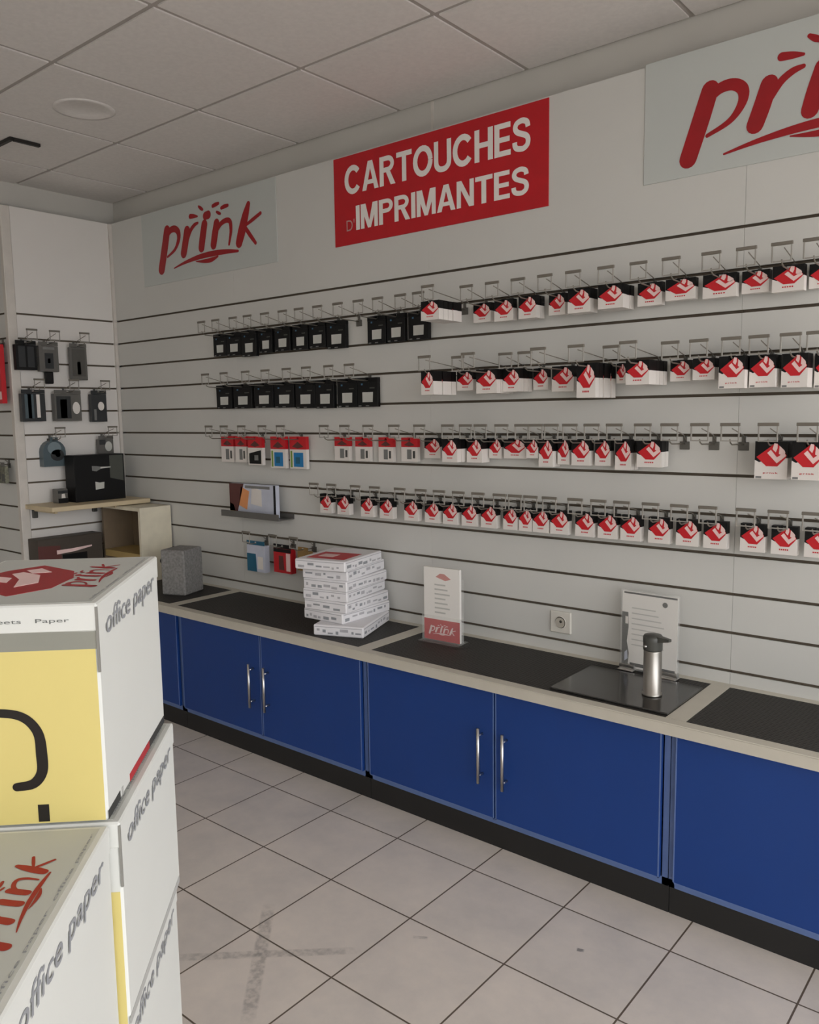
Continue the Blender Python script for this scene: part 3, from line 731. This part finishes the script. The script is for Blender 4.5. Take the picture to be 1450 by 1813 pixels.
blister(-0.428, 5, 0.125, 0.155, 0.045, SLATE, [(circ(.62,.38,.3,.2), DARKP), (circ(.5,.62,.3,.22), mat('pale_slate', (120,134,140), .3)), (circ(.64,.4,.12,.09), PKG)], 'arched slate-grey mouse blister above the wooden shelf', arch=True)
blister(-0.126, 5, 0.09, 0.10, 0.03, MIDP, [(rc(.05,.5,.45,.78), DARKP), (circ(.65,.4,.24,.28), PKLAB)], 'small grey pack partly hidden behind the large black box')
# far-left panel
hook(0.13, (-4.372, Y1, grooves[1]), 0, 'wire hook on the panel beyond the outer corner, over the red pack', None)
b = MB(); P = plane((-0.055, 0, -0.32), (1,0,0), (0,0,1)); b.cbox((-0.055, 0, -0.32), (0.055, 0.025, -0.0205), PKR, 0.0015)
b.flat([(.0,.03),(.05,.03),(.06,.16),(.0,.2)], P, PKGR); b.flat([(.07,.02),(.105,.02),(.105,.06),(.07,.06)], P, PKP); b.flat([(0,.10),(.03,.10),(.03,.22),(0,.24)], P, WOODY, 0.001)
o = tag(b.build('accessory_pack', loc=(-4.372, Y1-0.05, grooves[1]-0.0135)), 'tall red hanging pack at the left edge beyond the white corner post', 'accessory pack')
tb = MB(); tabbed(tb, 0.11, 0.025, PKR); tb.build('hang_tab', o)
hook(0.13, (-4.40, Y1, grooves[6]+0.0), 0, 'wire hook on the panel beyond the outer corner, over the mottled pack', None)
b = MB(); P = plane((-0.05, 0, -0.11), (1,0,0), (0,0,1)); b.cbox((-0.05, 0, -0.11), (0.05, 0.02, -0.0205), mat('mottled_green', (112,112,96), .5, var=.5, scale=60), 0.0015)
b.flat([(.02,.02),(.05,.02),(.05,.06),(.02,.06)], P, DARKP); b.flat([(.06,.01),(.095,.01),(.095,.05),(.06,.05)], P, DKPL)
o = tag(b.build('accessory_pack', loc=(-4.40, Y1-0.05, grooves[6]-0.0135)), 'small mottled green-grey pack at the left edge beyond the corner post', 'accessory pack')
tb = MB(); tabbed(tb, 0.10, 0.02, MIDP); tb.build('hang_tab', o)

# shelf on the narrow wall
SH = 1.03
t = thing('wall_shelf', 'pale wooden shelf bracketed to the narrow left wall', 'shelf', (X0, -0.30, SH))
b = MB(); b.cbox((0.0005, -0.285, -0.024), (0.29, 0.28, 0), WOOD, 0.002); b.build('shelf_board', t)
for yy in (-0.24, 0.10):
    b = MB(); b.cbox((0.001, yy-0.012, -0.075), (0.022, yy+0.012, -0.0242), DKPL, 0.002); b.cbox((0.001, yy-0.008, -0.038), (0.24, yy+0.008, -0.0242), WOOD, 0.001); b.build('bracket', t)
b = MB(); b.cbox((0, -0.147, 0), (0.10, 0.147, 0.25), PKB, 0.002)
P = plane((0.10, -0.147, 0), (0,1,0), (0,0,1))
b.flat([(.205,.12),(.285,.10),(.285,.243),(.205,.243)], P, mat('dim_green_grey', (74,76,70), .5), .0005)
b.flat([(.10,.165),(.125,.160),(.15,.172),(.15,.184),(.125,.188),(.10,.19)], P, PKG, .0007); b.flat([(.148,.173),(.21,.177),(.21,.182),(.148,.183)], P, PKLAB, .0007)
b.flat([(.115,.06),(.165,.065),(.168,.10),(.140,.098),(.115,.104)], P, PKLAB, .0007)
tag(b.build('accessory_box', loc=(X0+0.055, -0.235, SH)), 'large black box with a white label on the wooden shelf', 'box')
b = MB(); b.cbox((0, -0.027, 0), (0.06, 0.027, 0.075), MIDP, 0.002); P = plane((0.06, -0.027, 0), (0,1,0), (0,0,1))
b.flat([(0,0),(.054,0),(.054,.025),(0,.025)], P, PKB, .0005); b.flat([(.018,.026),(.04,.026),(.036,.05),(.02,.048)], P, PKW, .0005); b.flat([(.0,.052),(.054,.052),(.054,.066),(0,.066)], P, DARKP, .0005)
tag(b.build('accessory_box', loc=(X0+0.05, -0.43, SH)), 'tiny dark box with white patch at the left of the wooden shelf', 'box')

# ================================================================== CABINETS
YD, YP = -0.412, -0.385
def cabinet(x0, x1, doors, label):
    t = thing('base_cabinet', label, 'cabinet', ((x0+x1)/2, -0.2, 0), 0, 'blue base cabinets under the worktop')
    cx = (x0+x1)/2
    L = lambda x: x-cx
    b = MB()
    for xa, xb_ in ((x0+0.0015, x0+0.019), (x1-0.019, x1-0.0015)): b.box((L(xa), -0.195, 0.088), (L(xb_), 0.195, 0.5645), BLUEF)
    b.box((L(x0+0.0015), -0.195, 0.088), (L(x1-0.0015), 0.195, 0.112), BLUEF); b.box((L(x0+0.0015), 0.185, 0.112), (L(x1-0.0015), 0.195, 0.5645), BLUEF)
    b.box((L(x0+0.019), -0.195, 0.549), (L(x1-0.019), -0.15, 0.5645), BLUEF)
    b.build('carcass', t)
    b = MB(); b.box((L(x0+0.001), YP+0.2, 0), (L(x1-0.001), YP+0.218, 0.0885), BLACK); b.build('plinth', t)
    for (da, db, side) in doors:
        b = MB(); b.cbox((L(da), YD+0.2, 0.112), (L(db), YD+0.216, 0.556), BLUE, 0.0015)
        # pale edging strips around the door leaf
        for a, c in (((da, 0.112), (da+0.004, 0.556)), ((db-0.004, 0.112), (db, 0.556)), ((da, 0.112), (db, 0.116))):
            b.box((L(a[0]), YD+0.1995, a[1]), (L(c[0]), YD+0.2005, c[1]), BLUEF)
        d = b.build('door', t)
        if side:
            hx = L(db-0.045 if side == 'r' else da+0.045)
            h = MB(); h.tube([(hx, YD+0.172, 0.236), (hx, YD+0.172, 0.428)], 0.0058, CHROME, 12)
            for z in (0.262, 0.402): h.tube([(hx, YD+0.2, z), (hx, YD+0.172, z)], 0.0042, CHROME, 8)
            tag(h.build('handle', d), 'brushed steel bar handle')
    return t
cabinet(-4.23, -3.2305, [(-4.21, -3.75, 'r'), (-3.742, -3.248, None)], 'far left blue base cabinet, mostly hidden behind the paper cartons')
cabinet(-3.2305, -2.0505, [(-3.210, -2.650, 'r'), (-2.644, -2.070, 'l')], 'blue two-door base cabinet under the stack of paper reams')
cabinet(-2.0505, -0.868, [(-2.031, -1.466, 'r'), (-1.460, -0.890, 'l')], 'blue two-door base cabinet under the soap dispenser')
cabinet(-0.868, 0.33, [(-0.848, -0.272, 'r'), (-0.266, 0.31, 'l')], 'right-hand blue base cabinet, cut off by the right edge')
# worktop with rubber inlays
t = thing('worktop', 'long beige worktop with black ribbed inlays along the slatwall', 'worktop', (-1.95, -0.22, CT))
b = MB()
b.box((-2.34, -0.222, -0.0355), (2.28, 0.2195, -0.004), TOP)
b.cbox((-2.34, -0.222, -0.0045), (2.28, -0.182, 0), TOP, 0.0015); b.box((-2.34, 0.188, -0.0045), (2.28, 0.2195, 0), TOP)
inl = [(-4.27, -3.305), (-3.245, -2.085), (-2.022, -0.884), (-0.826, 0.30)]
e = [-4.29]+[v for ab in inl for v in ab]+[0.33]
for i in range(0, len(e), 2): b.box((e[i]+1.95, -0.182, -0.0045), (e[i+1]+1.95, 0.188, 0), TOP)
b.build('top', t)
for a, c in inl:
    b = MB(); b.box((a+1.951, -0.1815, -0.0035), (c+1.949, 0.1875, -0.0008), RUBBER); b.build('ribbed_inlay', t)

# ================================================================== ON THE WORKTOP
Z = CT+0.0003
def ream(loc, rz, w, l, h, i, label, top=False):
    b = MB(); b.cbox((-w/2, -l/2, 0), (w/2, l/2, h), REAMW, 0.004)
    for (o_, ux, n) in (((-w/2, -l/2, 0), (1,0,0), w), ((w/2, -l/2, 0), (0,1,0), l)):
        P = plane(o_, ux, (0,0,1)); rnd = random.Random(i*7+int(n*100))
        x = 0.015
        b.flat([(0.006, h*.80), (n-0.006, h*.80), (n-0.006, h*.86), (0.006, h*.86)], P, REAMG, .0004)
        while x < n-0.03:
            wd = rnd.uniform(.008, .035); z0 = rnd.choice([.2, .32, .45]); z1 = z0+rnd.uniform(.14, .3)
            b.flat([(x, h*z0), (min(x+wd, n-.01), h*z0), (min(x+wd, n-.01), h*z1), (x, h*z1)], P, rnd.choice([REAMG, REAMG, TXT]), .0004); x += wd+rnd.uniform(.006, .02)
    if top:
        P = plane((-w/2, -l/2, h), (1,0,0), (0,1,0)); b.flat([(.03,.04),(w-.03,.04),(w-.03,l*.62),(.03,l*.62)], P, RED, .0005); b.flat([(.06,.08),(.13,.08),(.13,.14),(.06,.14)], P, PKP, .001)
    return tag(b.build('paper_ream', loc=loc, rot=(0,0,rz)), label, 'paper ream', 'reams stacked on the worktop')
names = ['lowest ream of the paper stack, directly on the worktop', 'second ream from the bottom of the paper stack', 'third ream from the bottom of the paper stack', 'middle ream of the paper stack, fourth from the bottom', 'fifth ream from the bottom of the paper stack', 'sixth ream of the paper stack, just below the top packet']
z = Z
for i, (cx, cy, a) in enumerate(((-2.299, -0.208, 21), (-2.355, -0.178, 2), (-2.352, -0.182, 7), (-2.362, -0.184, 11), (-2.352, -0.186, 9), (-2.358, -0.188, 12))):
    ream((cx, cy, z), math.radians(a), .215, .30, .0435, i, 'white printed '+names[i]); z += .0437
ream((-2.350, -0.225, z), math.radians(13), .235, .30, .042, 9, 'top packet of the paper stack with a red cover', True)

# leaflet holder
t = thing('leaflet_holder', 'clear leaflet holder with a red bottom band on the worktop', 'leaflet holder', (-1.871, -0.162, Z), math.radians(3))
b = MB(); b.box((-.09, -.003, 0), (.09, -.0005, .10), ACRY); b.box((-.09, .0145, 0), (.09, .017, .25), ACRY); b.box((-.09, -.03, 0), (.09, .05, .003), ACRY)
b.box((-.09, -.003, .003), (-.0875, .017, .10), ACRY); b.box((.0875, -.003, .003), (.09, .017, .10), ACRY); b.build('holder_body', t)
b = MB(); b.box((-.082, .001, .004), (.082, .013, .288), PAPER); P = plane((-.082, .001, .004), (1,0,0), (0,0,1))
b.flat([(.055,.248),(.075,.262),(.095,.262),(.125,.244),(.10,.236)], P, mat('faded_red', (196,140,134), .6), .0004)
for k in range(7): b.flat([(.05,.215-.018*k),(.10+.01*(k % 3),.215-.018*k),(.10+.01*(k % 3),.221-.018*k),(.05,.221-.018*k)], P, mat('faint_text', (190,188,182), .6), .0004)
b.flat([(0,0),(.164,0),(.164,.082),(0,.082)], P, RED, .0004)
logo(b, P, PKP, .15, .025, .024, .001, None)
b.build('leaflets', t)

# wall socket
t = thing('wall_socket', 'square white power socket low on the slatwall', 'socket', (-1.443, 0, 0.711))
b = MB(); b.cbox((-.042, -.011, -.040), (.042, -.0003, .040), SOCK, .003); b.build('face_plate', t)
b = MB(); b.lathe([(.0005, 0), (.021, 0), (.0215, .002), (.0235, .002), (.0235, .0)], SOCK, n=24)
for v in range(len(b.v)): x_, y_, z_ = b.v[v]; b.v[v] = (x_, -.0112-z_, y_)
b.flat([(.019*math.cos(a), .019*math.sin(a)) for a in [2*math.pi*j/18 for j in range(18)]], plane((0,-.0134,0),(1,0,0),(0,0,1)), mat('socket_well', (176,170,158), .4), .0003)
b.flat([(.0055*math.cos(a)+.003, .0055*math.sin(a)) for a in [2*math.pi*j/12 for j in range(12)]], plane((0,-.0138,.004),(1,0,0),(0,0,1)), DARKHOLE, .0004)
b.build('recess', t)

# glass tray, sheet holder, dispenser
b = MB(); b.cbox((-.193, -.143, 0), (.193, .143, .006), GLASSD, .0015)
tag(b.build('glass_plate', loc=(-1.078, -0.243, Z)), 'shiny black glass plate lying on the ribbed worktop inlay', 'glass plate')
t = thing('sheet_holder', 'clear upright sheet holder on silver feet behind the soap dispenser', 'sheet holder', (-1.083, -0.062, Z), math.radians(-3))
b = MB(); b.box((-.103, -.003, .004), (.103, -.001, .277), ACRY); b.box((-.103, .003, .004), (.103, .005, .277), ACRY); b.build('acrylic_sleeve', t)
b = MB(); b.box((-.098, -.0005, .010), (.098, .0015, .272), PAPER); P = plane((-.098, -.0005, .010), (1,0,0), (0,0,1))
b.flat([(.0,.0),(.022,.0),(.026,.05),(.018,.09),(.024,.14),(.022,.19),(.0,.19)], P, DKPL, .0003); b.flat([(.012,.15),(.022,.15),(.022,.175),(.012,.175)], P, PKW, .0005); b.flat([(.010,.02),(.022,.03),(.02,.06),(.01,.05)], P, LILAC, .0005)
b.flat([(.006,.254),(.194,.254),(.194,.260),(.006,.260)], P, INK, .0003); b.flat([(x, z) for x, z in circ(.152,.232,.009,.009)], P, DKPL, .0003)
b.flat([(.03,.006),(.19,.006),(.19,.018),(.03,.018)], P, INK, .0003)
for k in range(8): b.flat([(.035,.205-.018*k),(.12+.01*(k % 4),.205-.018*k),(.12+.01*(k % 4),.209-.018*k),(.035,.209-.018*k)], P, mat('faint_text', (190,188,182), .6), .0003)
b.build('printed_sheet', t)
for x in (-.075, .075):
    b = MB(); b.cbox((x-.028, -.022, 0), (x+.028, .022, .006), CHROME, .002); b.cbox((x-.028, -.009, .006), (x+.028, -.0035, .022), CHROME, .001); b.cbox((x-.028, .0055, .006), (x+.028, .010, .022), CHROME, .001); b.build('foot', t)
ZD = Z+0.0063
t = thing('soap_dispenser', 'cylindrical steel soap dispenser standing on the black glass plate', 'soap dispenser', (-0.985, -0.262, ZD))
b = MB(); b.lathe([(.0005, 0), (.030, 0), (.0305, .003), (.030, .007), (.0272, .009), (.0272, .138), (.0265, .142), (.0005, .142)], STEEL, n=32); b.build('bottle', t)
b = MB(); b.lathe([(.0005, .1422), (.0285, .1422), (.029, .145), (.029, .164), (.030, .168), (.030, .182), (.026, .188), (.0005, .190)], DKPL, n=28); b.build('pump_head', t)
b = MB(); b.add([(-.012,-.025,.170),(.012,-.025,.170),(.012,-.02,.188),(-.012,-.02,.188),(-.006,-.066,.180),(.006,-.066,.180),(.006,-.066,.188),(-.006,-.066,.188)], [(0,1,2,3),(4,7,6,5),(0,4,5,1),(3,2,6,7),(0,3,7,4),(1,5,6,2)], DKPL)
for v in range(len(b.v)):   # nozzle turned towards the right of the counter
    x_, y_, z_ = b.v[v]; a = math.radians(70); b.v[v] = (x_*math.cos(a)-y_*math.sin(a), x_*math.sin(a)+y_*math.cos(a), z_)
b.build('nozzle', t)
b = MB(); b.lathe([(.0005,0),(.005,0),(.005,.002),(.0005,.003)], CHROME, n=12)
for v in range(len(b.v)): x_, y_, z_ = b.v[v]; b.v[v] = (x_-.012, -.0288-z_, .156+y_)
tag(b.build('button', t), 'small bright round button')

# grey box, crate and carton at the far end
t = thing('fabric_box', 'speckled grey box on the far left end of the worktop', 'box', (-3.47, -0.21, Z), math.radians(20))
b = MB(); b.cbox((-.068, -.08, 0), (.068, .08, .225), GREYB, .006); b.build('body', t)
b = MB(); b.lathe([(.0005,0),(.014,0),(.016,.006),(.012,.016),(.0005,.018)], INK, n=16)
for v in range(len(b.v)): x_, y_, z_ = b.v[v]; b.v[v] = (-.068-z_, -.05+y_, .165+x_)
b.build('knob', t)
t = thing('display_crate', 'pale open-fronted wooden crate in the corner under the shelf', 'crate', (-4.03, -0.105, Z))
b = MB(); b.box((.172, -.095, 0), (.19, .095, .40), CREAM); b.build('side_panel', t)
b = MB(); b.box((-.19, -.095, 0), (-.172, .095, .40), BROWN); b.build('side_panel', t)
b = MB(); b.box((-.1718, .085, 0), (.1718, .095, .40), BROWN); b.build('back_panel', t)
b = MB(); b.box((-.1718, -.095, .115), (.1718, .0848, .150), WOODY); b.build('inner_shelf', t)
b = MB(); b.box((-.1718, -.095, .382), (.1718, .0848, .40), CREAM); b.build('top_panel', t)
b = MB(); b.box((-.1718, -.095, 0), (.1718, .0848, .015), WOODY); b.build('bottom_panel', t)
# long carton: stands on the floor beside the cabinets' end, only its top shows
t = thing('toner_carton', 'long dark brown carton under the wooden shelf on the worktop corner', 'carton', (-4.235, -0.405, 0))
b = MB(); b.cbox((-.06, -.18, CT+.0005), (.045, .185, .848), mat('dark_brown_carton', (70,62,54), .6), .002)
P = plane((.045, -.18, CT), (0,1,0), (0,0,1)); b.flat([(.0,.08),(.13,.08),(.12,.205),(.0,.215)], P, MAROON, .0006); b.flat([(.10,.16),(.20,.165),(.30,.18),(.30,.188),(.18,.182),(.10,.182)], P, PKP, .001); b.flat([(.13,.10),(.27,.10),(.27,.155),(.13,.155)], P, PKB, .0008)
b.build('carton_body', t)

# ================================================================== PAPER CARTONS
NB = Vector((-0.829, -2.147)); YAW = math.radians(134.5); LB, WB, HB = 0.306, 0.216, 0.2524
ux = Vector((math.cos(YAW), math.sin(YAW))); uy = Vector((-ux.y, ux.x))
def paper_carton(s, t_off, layer, label, strip, yt=.201, h=HB, gap=0.0018):
    """origin: lower corner nearest the lens; local x along the long side, y inwards, right face y=0, end face x=0"""
    p = NB+ux*s+uy*t_off
    o = thing('paper_carton', label, 'paper carton', (p.x, p.y, layer*(HB+gap)), YAW, 'office paper cartons in the front stacks')
    h = HB
    b = MB(); b.cbox((0.001, 0.001, 0), (LB-.001, WB-.001, h-0.004), CARD, 0.003)
    PE = plane((0.001, WB, 0), (0,-1,0), (0,0,1))     # end face: u from the far left edge
    u = lambda d: WB-d
    b.flat([(u(.212), .002), (u(.004), .002), (u(.004), yt), (u(.212), yt)], PE, YEL, .0004)
    if yt > .2: b.flat([(u(.212), .201), (u(.001), .201), (u(.001), .221), (u(.212), .223)], PE, GREYP, .0004)
    v, f = stroke_vf([(u(.150), .112, 0.0097), (u(.140), .130, 0.0097), (u(.110), .132, 0.0097), (u(.086), .126, 0.0103), (u(.0715), .108, 0.0110), (u(.069), .082, 0.0124), (u(.070), .062, 0.0117), (u(.080), .049, 0.0110), (u(.098), .046, 0.0097)])
    b.flatmesh((v, f), PE, INK, .0009)
    b.flat([(u(.077), .004), (u(.065), .004), (u(.065), .024), (u(.077), .024)], PE, INK, .0009)
    PR = plane((0, 0.001, 0), (1,0,0), (0,0,1))
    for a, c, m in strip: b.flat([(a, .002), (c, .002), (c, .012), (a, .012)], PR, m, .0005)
    b.build('carton_body', o)
    b = MB(); b.cbox((0, 0, h-.032), (LB, WB, h), CARD, 0.002)
    b.flat([(.008,.008),(LB-.006,.008),(LB-.006,WB-.006),(.008,WB-.006)], plane((0,0,h), (1,0,0), (0,1,0)), CARDT, .0003)
    b.build('lid', o)
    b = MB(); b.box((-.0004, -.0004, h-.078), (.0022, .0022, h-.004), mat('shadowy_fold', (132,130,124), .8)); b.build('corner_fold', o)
    # print on the lid
    b = MB(); PT_ = plane((0,0,h), (1,0,0), (0,1,0))
    logo(b, PT_, LOGO, .188, .094, .030, .0008)
    D = [(.05,.115),(.10,.165),(.16,.20),(.215,.175),(.25,.14),(.20,.085),(.155,.072),(.09,.078)]
    D = [(x_+.0, y_) for x_, y_ in D]
    b.flat(D, PT_, LOGO, .0004, .0003)
    for poly in ([(.10,.125),(.125,.105),(.175,.12),(.20,.15),(.188,.16),(.15,.137)], [(.13,.145),(.16,.15),(.175,.175),(.15,.182)], [(.195,.112),(.225,.135),(.212,.15),(.19,.135)]):
        b.flat(list(reversed(poly)) if False else poly, PT_, PKP, .0004, .0008)
    b.flatmesh(text_vf('office paper  office paper', .27, .0045), PT_, TXT, .0007, 1, 1, .018, .010)
    b.build('lid_print', o)
    b = MB(); PRt = plane((0, 0, 0), (1,0,0), (0,0,1))
    b.flatmesh(text_vf('office paper', .245, .036, bold=.006, shear=.15), PRt, TXT, .0005, 1, 1, .032, h-.052)
    b.build('side_print', o)
    b = MB(); b.flatmesh(text_vf('5x500 sheets   Paper', .135, .006), plane((0, WB, 0), (0,-1,0), (0,0,1)), TXTD, .0005, 1, 1, WB-.165, .231)
    b.build('end_print', o)
    return o
DK = mat('dark_edge_strip', (52,52,50), .6); RS = mat('red_strip_print', (176,40,48), .55); GS = mat('grey_edge_strip', (176,176,172), .6)
strip_top = [(.002, .052, DK), (.058, .066, GS), (.098, .205, RS), (.205, .300, DK)]  # dark, grey and red lengths along the lower edge of the side face
strip_mid = [(.0, .300, GS)]  # plain grey strip along the lower edge of the side face
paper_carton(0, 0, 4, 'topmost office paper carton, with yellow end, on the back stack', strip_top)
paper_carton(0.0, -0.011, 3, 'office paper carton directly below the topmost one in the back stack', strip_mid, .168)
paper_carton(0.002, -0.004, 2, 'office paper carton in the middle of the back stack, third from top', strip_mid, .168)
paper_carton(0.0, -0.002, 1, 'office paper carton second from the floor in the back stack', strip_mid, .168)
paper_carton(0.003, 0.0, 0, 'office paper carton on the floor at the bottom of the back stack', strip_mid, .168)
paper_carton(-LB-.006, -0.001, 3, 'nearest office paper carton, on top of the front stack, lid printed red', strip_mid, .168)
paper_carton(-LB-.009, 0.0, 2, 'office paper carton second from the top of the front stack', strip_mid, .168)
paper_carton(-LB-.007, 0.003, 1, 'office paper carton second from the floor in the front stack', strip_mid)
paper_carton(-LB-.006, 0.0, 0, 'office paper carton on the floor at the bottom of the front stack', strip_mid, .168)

for p in _packs.values():
    if '_used' in p: pass
for o in col.objects:
    if '_used' in o: del o['_used']

# ================================================================== LIGHT: daylight through the open shop front at +x
w = bpy.data.worlds.new('overcast_day'); scene.world = w; w.use_nodes = True
nt = w.node_tree; bg = nt.nodes['Background']
tc = nt.nodes.new('ShaderNodeTexCoord'); sp = nt.nodes.new('ShaderNodeSeparateXYZ'); cr = nt.nodes.new('ShaderNodeValToRGB')
nt.links.new(tc.outputs['Generated'], sp.inputs[0])
mr = nt.nodes.new('ShaderNodeMapRange'); mr.inputs['From Min'].default_value = -1; mr.inputs['From Max'].default_value = 1
nt.links.new(sp.outputs[2], mr.inputs['Value']); nt.links.new(mr.outputs[0], cr.inputs['Fac'])
cr.color_ramp.elements[0].position = 0.47; cr.color_ramp.elements[0].color = (0.36, 0.365, 0.37, 1)
cr.color_ramp.elements[1].position = 0.53; cr.color_ramp.elements[1].color = (0.985, 1.0, 1.025, 1)
nt.links.new(cr.outputs['Color'], bg.inputs['Color'])
bg.inputs['Strength'].default_value = SKY

# ================================================================== CAMERA
cam = bpy.data.cameras.new('camera'); co = bpy.data.objects.new('camera', cam); col.objects.link(co)
cam.sensor_fit = 'HORIZONTAL'; cam.sensor_width = 36.0; cam.lens = CAMF*36/1450
cam.clip_start = 0.02; cam.clip_end = 100
R = CAMR
M = Matrix(((R[0][0], -R[1][0], -R[2][0], CAMP[0]), (R[0][1], -R[1][1], -R[2][1], CAMP[1]), (R[0][2], -R[1][2], -R[2][2], CAMP[2]), (0,0,0,1)))
co.matrix_world = M
scene.camera = co
